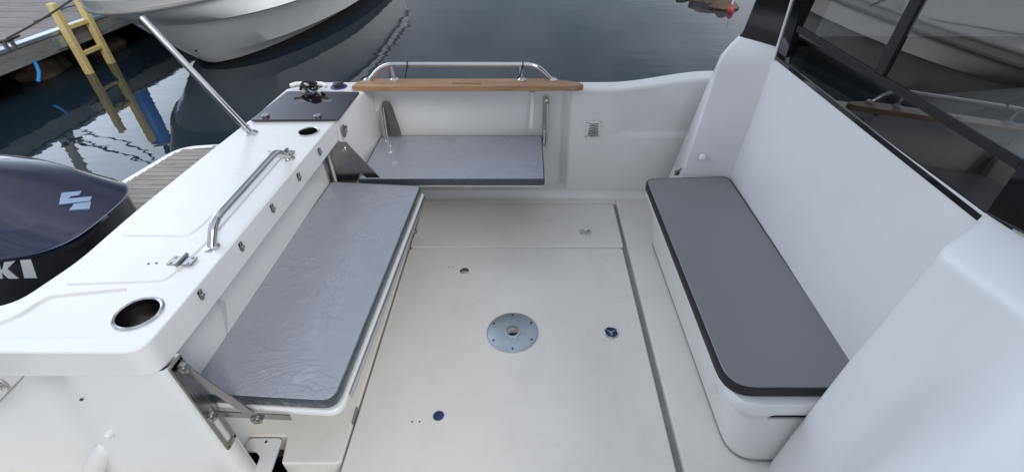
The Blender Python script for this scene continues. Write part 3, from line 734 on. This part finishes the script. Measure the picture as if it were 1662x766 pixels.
for px, py, qx, qy, rx, ry_ in ((345, 478, 368, 545, 396, 470),):
    P = [atx(px, py, -.925), aty(qx, qy, atz(qx, qy, .362).y), atz(rx, ry_, .364)]
    mid = [(P[0] + P[1]) / 2 + Vector((.01, .0, .008)), (P[1] + P[2]) / 2 + Vector((0, 0, .006)), (P[0] + P[2]) / 2 + Vector((.004, .01, .016))]
    obj('film_flap', G().add(P + mid, [(0, 3, 5), (3, 1, 4), (3, 4, 5), (5, 4, 2)]), M['film'], c1, angle=180)
# side seat
ss = [(-.787, 1.897), (.072, 1.897), (.070, 2.345), (-.787, 2.345)]
seat2 = obj('folding_seat', G().prism(rounded([(-.60, 1.915), (.066, 1.915), (.066, 2.345), (-.60, 2.345)], .01), .305, .322), M['gel'], boat, bevel=.006)
c3 = thing('wrapped_cushion', 'short grey seat cushion in clear film below the teak rail', 'cushion', (-.36, 2.12, .323))
cushion(c3, ss, [.012, .012, .02, .02], .323, .360, M['wrapped'], M['wrapped_side'])
# side seat brackets
pr_ = aty(887, 173, 2.33)
g = G(); g.box((.070, 2.335, .30), (.098, 2.342, .575)); obj('seat_track', g, M['brushed'], seat2, bevel=.002)
g = G(); g.tube([(.092, 2.322, .545), (.092, 2.318, .30)], .0065, 10); g.tube([(.082, 2.326, .40), (.074, 2.322, .33)], .012, 10); g.lathe([(.010, 0), (.008, .012)], (.086, 2.333, .56), (0, -1, 0), 14)
obj('seat_arm', g, M['steel'], seat2)
g = G(); g.slab(rounded3 := [(-.748, 2.33, .33), (-.748, 2.33, .53), (-.740, 2.33, .552), (-.722, 2.33, .560), (-.704, 2.33, .553), (-.694, 2.33, .53), (-.674, 2.33, .40), (-.670, 2.33, .33)], (0, -1, 0), .006)
obj('seat_track', g, M['brushed'], seat2, bevel=.002)
g = G(); g.tube([(-.752, 2.318, .525), (-.752, 2.29, .33)], .007, 10); g.tube([(-.738, 2.316, .525), (-.738, 2.285, .33)], .004, 8); obj('seat_arm', g, M['steel'], seat2)

# --- forward bench
bf = [(.575, .835), (.60, .785), (.66, .765), (.935, .765), (.935, 1.93), (.555, 1.915)]
def bl(front, near, z, r=.05):
    return [(p.x, p.y, z) for p in rounded([(.56 + front, .77 + near), (.935, .77 + near), (.935, 1.93), (.535 + front, 1.91)], [r, 0, 0, r * .7], 8)]
L = [bl(.082, .005, -.005, .09), bl(.072, .0, .02, .09), bl(.05, .0, .20, .085), bl(.04, -.002, .24, .085), bl(.012, -.012, .272, .08), bl(.004, -.014, .283, .08), bl(.002, -.014, .312, .08), bl(.010, -.008, .322, .075)]
bench = obj('bench_base', G().loops(L), M['gel_wall'], boat, angle=50, cut=[G().loops([[(x, y, z) for x, z in [(q.x, q.y) for q in rounded([(.675, .246), (.81, .246), (.81, .282), (.675, .282)], .017)]] for y in (.70, .80)])])
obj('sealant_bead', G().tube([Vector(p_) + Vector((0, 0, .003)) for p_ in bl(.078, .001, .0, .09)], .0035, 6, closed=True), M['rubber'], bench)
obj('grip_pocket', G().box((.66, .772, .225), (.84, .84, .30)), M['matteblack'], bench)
c2b = thing('bench_cushion', 'plain grey bench cushion with black edge beside the cabin wall', 'cushion', (.74, 1.35, .323))
cushion(c2b, [(.545, .785), (.945, .785), (.922, 1.924), (.528, 1.905)], [.085, .02, .04, .05], .323, .360, M['vinyl'], M['piping'], .004, .0075)
p = atx(1160, 632, .60)
obj('tape_tab', G().bar(atx(1156, 622, .598), atx(1160, 640, .604), .004, .014, (1, 0, 0)), M['gel'], bench)

# --- cabin
CXW = .93
YN, YF, ZS = .805, 1.845, .915
rows = []
for k in range(20):
    z = -.01 + k / 19 * (ZS + .01); row = []
    for i in range(30):
        t = i / 29; y = .76 + (1.99 - .76) * t
        row.append((CXW, y, z + (.022 * (1 - t) if k == 19 else 0)))
    rows.append(row)
cwall = obj('cabin_bulkhead', G().grid(rows), M['cabin'], boat)
# far wing (moulded return between bulkhead and gunwale)
def pt(px, py, y): return aty(px, py, y)
inner = [(.925, 1.845, .912), (.928, 1.86, .955)]
z_in = [.955, .905, .75, .5, .25, -.01]
def lerp_tab(tab, z):
    for (z1, a), (z0, b) in zip(tab, tab[1:]):
        if z >= z0: return a + (b - a) * (z1 - z) / (z1 - z0)
    return tab[-1][1]
ie = [(.955, .842), (.905, .800), (.86, .785), (.32, .735), (-.01, .705)]      # inner aft edge x at y 2.0
oe = [(.955, .945), (.885, .90), (.83, .855), (.74, .836), (.20, .735), (-.01, .70)]
rows = []
for k in range(31):
    z = .955 - k / 30 * .965
    xi, xo = lerp_tab(ie, z), lerp_tab(oe, z)
    row = [(CXW + .001, 1.86 + .06 * sm(.93, .3, z), z)]
    for t in (.12, .3, .5, .7, .85, .95, 1): row.append((CXW + (xi - CXW) * t, 1.86 + .06 * sm(.93, .3, z) + (1.995 - 1.86 - .06 * sm(.93, .3, z)) * t ** .9, z))
    xm = xi - .004
    row += [(xi - .003, 2.003, z), (xi - .0035 + .002, 2.012, z)]
    row += [(xo, 2.19, z), (xo + .006, 2.198, z), (xo + .012, 2.202, z), (xo + .2, 2.21, z)]
    rows.append(row)
obj('cabin_wing', G().grid([r for r in rows]), M['cabin'], boat, angle=30)
# black side pillar above the wing
g = G()
g.loops([[(CXW - .005, 1.858, .957), (.843, 1.997, .957), (.948, 2.195, .957), (1.05, 2.195, .957), (1.05, 1.858, .957)],
         [(CXW + .10, 1.858, 2.0), (.99, 1.985, 2.0), (1.06, 2.12, 2.0), (1.2, 2.12, 2.0), (1.2, 1.858, 2.0)]])
obj('corner_pillar', g, M['blackglass'], boat, bevel=.004)
obj('window_seal', G().tube([(CXW - .004, 1.848, .91), (CXW - .004, 1.846, 1.95)], .005, 6), M['gel'], boat)
# near wing: broad moulded face with chamfered top
EW = [atx(*q_) for q_ in ((1525, 400, .812), (1450, 490, .794), (1380, 575, .779), (1310, 665, .765), (1240, 757, .752), (1190, 822, .742))]
ew = [(1.0, .834)] + [(p_.z, p_.x) for p_ in EW]; ewy = [(.935, .745)] + [(p_.z, p_.y) for p_ in EW]
def nearface(y, z):
    x = lerp_tab(ew, z)
    s = max(0, .545 - y); k = .5 * (s + math.sqrt(s * s + .0012) - math.sqrt(.0012) * 0 - .0) - .0
    return x - (.55 * (math.sqrt(s * s + .0016) - .04)) * .62
rows = []
ys = [.738, .730] + [.722 - i * .02 for i in range(11)] + [.49 - i * .04 for i in range(25)]
for k in range(34):
    row = []
    for j, y in enumerate(ys):
        yt = y - .02 * sm(.9, .1, 1 - k / 33) * 0
        z = .905 + .055 * sm(.75, .35, y) * .9 - k / 33 * (1.0)
        yb = y + (lerp_tab(ewy, z) - .738) * max(0, 1 - j / 14)
        x = lerp_tab(ew, z - .055 * sm(.75, .35, y) * .9) - .42 * max(0, .93 - z) * sm(.60, .40, y)
        if j == 0: x += .02
        row.append((x, yb, z))
    rows.append(row)
topr = []
for j, y in enumerate(ys):
    topr.append((.93 + (.0 if j else .0), y + .065 * max(0, 1 - j / 12), .935 + .055 * sm(.8, .3, y)))
inn = [[(.935, .80, z) for z in [r[0][2] for r in rows]], [(r[0][0] + .01, r[0][1] + .004, r[0][2]) for r in rows], [r[0] for r in rows]]
g = G(); g.grid([topr] + rows); g.grid([list(q) for q in zip(*inn)])
obj('cabin_wing', g, M['cabin'], boat, angle=80)
g = G()
g.loops([[(CXW - .003, YN - .002, .938), (CXW - .003, .70, .955), (CXW - .003, -.30, 1.0), (1.1, -.30, 1.0), (1.1, YN - .002, .938)],
         [(CXW - .003, YN - .002, 2.0), (CXW - .003, .70, 2.0), (CXW - .003, -.30, 2.0), (1.1, -.30, 2.0), (1.1, YN - .002, 2.0)]])
obj('corner_pillar', g, M['blackglass'], boat, bevel=.003)
# window: frame, mullion, panes
win = obj('cabin_window', (lambda g: g.box((CXW - .002, YN + .001, ZS + .0), (CXW + .006, YF - .003, ZS + .014)).box((CXW - .002, YN + .001, 1.90), (CXW + .03, YF - .003, 1.96)).box((CXW - .002, YF - .075, ZS + .03), (CXW + .03, YF - .004, 1.898)))(G()), M['blackglass'], boat)
obj('window_pane', G().add([(CXW + .002, YN + .002, ZS + .012), (CXW + .002, YF - .07, ZS + .012), (CXW + .072, YF - .07, 1.91), (CXW + .072, YN + .002, 1.91)], [(3, 2, 1, 0)]), M['glass'], win)
g = G(); g.box((CXW + .002, YN + .002, 1.036), (CXW + .012, YF - .077, 1.054)); obj('window_rail', g, M['matteblack'], win, bevel=.001)
g = G(); g.bar((CXW + .0085, 1.285, 1.0545), (CXW + .069, 1.285, 1.899), .040, .010, (1, 0, 0)); obj('window_mullion', g, M['matteblack'], win, bevel=.002)
# cabin body: sides, roof, front window, inner trim
g = G(); zr = 2.0
for y0, y1 in ((2.21, 2.24), (-.10, -.07)):
    g = G().box((CXW + .05, y0, .70), (3.2, y1, 1.05)).box((CXW + .05, y0, 1.85), (3.2, y1, zr))
    for x in (1.9, 3.1): g.box((x, y0 + .001, 1.049), (x + .1, y1 - .001, 1.851))
    obj('cabin_side', g, M['cabin'], boat)
obj('cabin_roof', G().prism(rounded([(.90, -.16), (3.6, -.05), (3.6, 2.22), (.90, 2.30)], .12), zr + .002, zr + .07), M['cabin'], boat, bevel=.02)
g = G(); g.box((3.2, -.07, .7), (3.24, 2.21, 1.02)); obj('cabin_front', g, M['cabin'], boat)
g = G(); g.box((CXW + .012, -.06, -.06), (3.19, 2.2, -.05)); g.box((3.15, -.06, -.049), (3.19, 2.2, .99)); g.box((CXW + .012, 2.17, -.049), (3.149, 2.2, .90)); g.box((CXW + .012, -.065, -.049), (3.149, -.035, .90)); g.box((CXW + .010, -.034, -.049), (CXW + .02, 2.169, .905))
obj('cabin_lining', g, M['darktrim'], boat)
g = G(); g.box((1.05, .9, -.04), (1.55, 1.9, .42)); g.box((1.05, .9, .43), (1.16, 1.9, .95))
obj('saloon_seat', g, M['darkseat'], boat, bevel=.04)
g = G(); g.loops([[(1.35, .55, .2), (1.5, .55, .2), (1.5, 1.05, .2), (1.35, 1.05, .2)], [(1.30, .60, 1.0), (1.40, .60, 1.0), (1.40, 1.0, 1.0), (1.30, 1.0, 1.0)]])
obj('helm_seat', g, M['paleseat'], boat, bevel=.03)
g = G(); g.box((2.3, .2, -.04), (3.1, 1.0, .85)); obj('dashboard', g, M['darktrim'], boat, bevel=.05)
obj('helm_wheel', G().tube([(2.2 + .05 * math.sin(t), .6 + .18 * math.cos(t), .9 + .17 * math.sin(t)) for t in (2 * math.pi * k / 32 for k in range(32))], .014, 8, closed=True), M['blackplastic'], boat)
# fittings on the far wing
p = pt(1140, 256, 1.955)
obj('white_knob', G().lathe([(.016, -.01), (.016, .006), (.013, .014), (.005, .018), (.001, .0185)], p, (-.45, -.9, 0), 20), M['gel'], boat)
p = aty(1099, 279, 2.0)
g = G(); g.tube([p + Vector((.010 * math.cos(t), -.006, .014 * math.sin(t))) for t in (2 * math.pi * k / 16 for k in range(16))], .0035, 8, closed=True); g.box((p.x - .010, p.y - .002, p.z - .02), (p.x + .010, p.y + .006, p.z + .004)); g.lathe([(.006, 0), (.005, .008)], p + Vector((.012, -.008, .02)), (-.5, -1, 0), 10)
obj('bench_catch', g, M['brushed'], boat)
# foredeck
rows = []
for i in range(25):
    s = .3 + .7 * i / 24; x = -1.22 + s * 7.2; w = 1.36 * (1 - sm(.45, 1.0, s) ** 1.6 * .985); sh = .56 + .35 * sm(.2, 1, s)
    rows.append([(x, YC + w * k, sh + .06 * (1 - k * k)) for k in [q / 6 for q in range(-6, 7)]])
obj('foredeck', G().grid(rows), M['gel'], boat)

# ================================================================ OUTBOARD
ob = thing('outboard_motor', 'black outboard motor with navy top cowl hung on the stern', 'outboard motor', (-1.7, 1.21, WATER))
YM = 1.215
def plan(u, a):    # superellipse plan loop, centre x -1.72
    t = 2 * math.pi * u; c, s = math.cos(t), math.sin(t); n = 3.5
    x = math.copysign(abs(c) ** (2 / n), c); y = math.copysign(abs(s) ** (2 / n), s)
    return (-1.745 + .43 * x * a, YM + .235 * y * a * (1 - .10 * max(0, -x)))
def ztop(x): return .672 + .14 * sm(-1.25, -1.75, x) - .05 * sm(-1.8, -2.2, x)
NS = 72
def seam(x): return .640 + .03 * sm(-1.3, -1.8, x)
L = []
for a, h in ((1.0, -.012), (1.012, .0), (1.0, .014), (.985, .10), (.90, .36), (.82, .57), (.80, .60), (.77, .635), (.58, .80), (.38, .92), (.18, .98), (.02, 1.0)):
    lp_ = []
    for k in range(NS):
        x, y = plan(k / NS, a); z0 = seam(x); lp_.append((x, y, z0 + h * (ztop(x) - z0) if h > 0 else z0 + h))
    L.append(lp_)
lid = obj('top_cowl', G().loops(L), M['navy'], ob, angle=40)
L = []
for a, z in ((.30, -.55), (.42, -.2), (.80, .02), (.93, .12), (.955, .30), (.945, .40), (.965, .42), (.985, .55), (.985, 9)):
    L.append([(plan(k / NS, a)[0], plan(k / NS, a)[1], seam(plan(k / NS, a)[0]) - .004 if z == 9 else z) for k in range(NS)])
low = obj('lower_cowl', G().loops(L), M['cowl'], ob, angle=50)
obj('mount_bracket', G().box((-1.30, 1.08, -.30), (-1.215, 1.35, .42)), M['cowl'], ob, bevel=.02)
obj('drive_leg', G().loops([[(-1.72 + .16 * math.cos(t), YM + .05 * math.sin(t), z) for t in (2 * math.pi * k / 16 for k in range(16))] for z in (-.2, -.7, -1.1)]), M['cowl'], ob)
def tree(o): return BVHTree.FromPolygons([tuple(v.co) for v in o.data.vertices], [tuple(p.vertices) for p in o.data.polygons])
def stick(o, bv, polys, name, mat, off, par):
    """flat letters cut from thin sheet, pressed onto the cowl surface"""
    g = G()
    for P in polys:
        up, dn = [], []
        for x, y in P:
            h = bv.ray_cast(CAM, ray(x, y).normalized())
            if h[0] is None: break
            up.append(h[0] + h[1] * off); dn.append(h[0] + h[1] * .0002)
        else:
            n = len(up); g.add(up + dn, [tuple(range(n)), tuple(range(n, 2 * n))[::-1]] + [(i, n + i, n + (i + 1) % n, (i + 1) % n) for i in range(n)])
    if g.v: return obj(name, g, mat, par, smooth=False, wn=False)
bl_ = tree(low); bt_ = tree(lid)
def q(L, ox=0, oy=240, s=2.7375): return [(ox + x / s, oy + y / s) for x, y in L]
def skew(L, ox): return q([(ox + x + (y - 497) * .25, y) for x, y in L])
UU = [[(0, 497), (22, 497), (22, 560), (0, 577)], [(22, 560), (48, 560), (62, 577), (0, 577)], [(44, 497), (66, 497), (62, 577), (44, 560)]]
ZZ = [[(0, 497), (66, 497), (62, 514), (0, 514)], [(44, 514), (64, 514), (22, 560), (2, 560)], [(0, 560), (66, 560), (66, 577), (0, 577)]]
SS = [[(4, 497), (66, 497), (60, 514), (22, 514), (2, 512)], [(2, 512), (22, 514), (64, 560), (46, 562)], [(0, 562), (64, 560), (60, 577), (0, 577)]]
WORD = [skew(P_, -128) for P_ in UU] + [skew(P_, -212) for P_ in ZZ] + [skew(P_, -296) for P_ in UU] + [skew(P_, -380) for P_ in SS]
stick(low, bl_, [q([(90, 497), (138, 495), (166, 576), (110, 576)]), q([(22, 497), (72, 497), (34, 535), (14, 533)]), q([(14, 533), (34, 535), (84, 578), (40, 578), (2, 545)]), q([(-30, 500), (-4, 500), (16, 578), (-20, 578)])] + WORD, 'side_lettering', M['decal'], .0025, low)
stick(lid, bt_, [q([(275, 206), (364, 198), (352, 216), (318, 221), (300, 234), (266, 241)]), q([(268, 240), (300, 232), (408, 222), (402, 242), (330, 250), (263, 258)]), q([(330, 254), (405, 245), (400, 276), (308, 283)])], 'badge', M['chromeblue'], .006, lid)

ht_ = tree([o for o in nb.children if o.name.startswith('topsides')][0])
stick(None, ht_, [[(576 + k * 4, 1), (579 + k * 4, 1.5), (577.5 + k * 4, 6), (574.5 + k * 4, 5.5)] for k in range(3)], 'hull_mark', M['rubber'], .004, nb)
# ================================================================ far bits on the water
c = atz(1192, 30, WATER)
by = thing('red_buoy', 'small red buoy floating off the rocky shore', 'buoy', (c.x + .05, c.y + .35, WATER))
obj('float', G().lathe([(.02, -.44), (.04, -.42), (.048, -.37), (.04, -.33), (.02, -.31)], (c.x + .05, c.y + .35, 0), n=20), M['red'], by)
obj('stem', G().tube([(c.x + .05, c.y + .35, -.28), (c.x + .05, c.y + .35, -.15)], .012, 8), M['gel'], by)
for k, (px, py, s, lab) in enumerate(((1112, 2, (.12, .08, .05), 'low dark rock just breaking the water off the shore'), (1178, 16, (.25, .2, .12), 'wet brown rock at the water edge of the shore'), (1150, 4, (.3, .25, .2), 'large brown rock on the edge of the shore'))):
    p = atz(px, py, WATER); boulder((p.x, p.y + .15, WATER), s, 50 + k, lab, 'rocks at the shore edge')

# ================================================================ LIGHT, SKY, CAMERA
SUN_EL, SUN_AZ = R(38), R(144)          # azimuth measured clockwise from +Y
w = bpy.data.worlds.new('World'); scene.world = w; w.use_nodes = True
nt = w.node_tree; bg = nt.nodes['Background']
sky = nt.nodes.new('ShaderNodeTexSky'); sky.sky_type = 'NISHITA'; sky.sun_disc = False; sky.sun_elevation = SUN_EL; sky.sun_rotation = SUN_AZ
sky.air_density = 1.0; sky.dust_density = 2.0; sky.ozone_density = 1.0
tc = nt.nodes.new('ShaderNodeTexCoord'); mp = nt.nodes.new('ShaderNodeMapping'); mp.inputs['Scale'].default_value = (1, 1, 2.0)
n = nt.nodes.new('ShaderNodeTexNoise'); n.inputs['Scale'].default_value = 2.1; n.inputs['Detail'].default_value = 7; n.inputs['Roughness'].default_value = .58
nt.links.new(tc.outputs['Generated'], mp.inputs[0]); nt.links.new(mp.outputs[0], n.inputs[0])
cr_ = nt.nodes.new('ShaderNodeValToRGB'); e = cr_.color_ramp.elements
e[0].position = .36; e[0].color = (2.3, 2.9, 3.8, 1); e[1].position = .64; e[1].color = (7.2, 7.35, 7.7, 1)
nt.links.new(n.outputs['Fac'], cr_.inputs[0])
mx = nt.nodes.new('ShaderNodeMix'); mx.data_type = 'RGBA'; mx.inputs[0].default_value = .86
vm = nt.nodes.new('ShaderNodeVectorMath'); vm.operation = 'DOT_PRODUCT'; vm.inputs[1].default_value = Vector((-.70, .55, .46)).normalized()
nt.links.new(tc.outputs['Generated'], vm.inputs[0])
lb = nt.nodes.new('ShaderNodeMapRange'); lb.interpolation_type = 'SMOOTHSTEP'
for k_, val in ((1, .86), (2, .97), (3, 0.0), (4, 14.0)): lb.inputs[k_].default_value = val
nt.links.new(vm.outputs['Value'], lb.inputs[0])
av = nt.nodes.new('ShaderNodeVectorMath'); av.operation = 'ADD'
lc = nt.nodes.new('ShaderNodeVectorMath'); lc.operation = 'SCALE'; lc.inputs[0].default_value = (.86, .98, 1.16)
nt.links.new(lb.outputs[0], lc.inputs[3])
nt.links.new(cr_.outputs[0], av.inputs[0]); nt.links.new(lc.outputs[0], av.inputs[1])
nt.links.new(sky.outputs[0], mx.inputs[6]); dm = nt.nodes.new('ShaderNodeVectorMath'); dm.operation = 'DOT_PRODUCT'; dm.inputs[1].default_value = Vector((-.12, .88, .46)).normalized()
nt.links.new(tc.outputs['Generated'], dm.inputs[0])
db = nt.nodes.new('ShaderNodeMapRange'); db.interpolation_type = 'SMOOTHSTEP'
for k_, val in ((1, .80), (2, .97), (3, 1.0), (4, .36)): db.inputs[k_].default_value = val
nt.links.new(dm.outputs['Value'], db.inputs[0])
sc_ = nt.nodes.new('ShaderNodeVectorMath'); sc_.operation = 'SCALE'
nt.links.new(av.outputs[0], sc_.inputs[0]); nt.links.new(db.outputs[0], sc_.inputs[3])
nt.links.new(sc_.outputs[0], mx.inputs[7]); nt.links.new(mx.outputs[2], bg.inputs[0])
bg.inputs[1].default_value = .15
sd = bpy.data.lights.new('Sun', 'SUN'); sd.energy = 1.35; sd.angle = R(20); sd.color = (1, .985, .96)
so = bpy.data.objects.new('Sun', sd); COL.objects.link(so)
dirv = Vector((math.sin(SUN_AZ) * math.cos(SUN_EL), math.cos(SUN_AZ) * math.cos(SUN_EL), math.sin(SUN_EL)))
so.rotation_euler = (-dirv).to_track_quat('-Z', 'Y').to_euler()
cd = bpy.data.cameras.new('Camera'); cam = bpy.data.objects.new('Camera', cd); COL.objects.link(cam)
cam.location = CAM; cam.rotation_euler = (math.pi / 2 - PITCH, 0, 0)
cd.sensor_width = 36; cd.lens = F / 1662 * 36; cd.shift_x = -(CX - 831) / 1662; cd.clip_start = .02; cd.clip_end = 1500
scene.camera = cam
scene.view_settings.view_transform = 'Standard'; scene.view_settings.look = 'None'; scene.view_settings.gamma = 1; scene.view_settings.exposure = .08
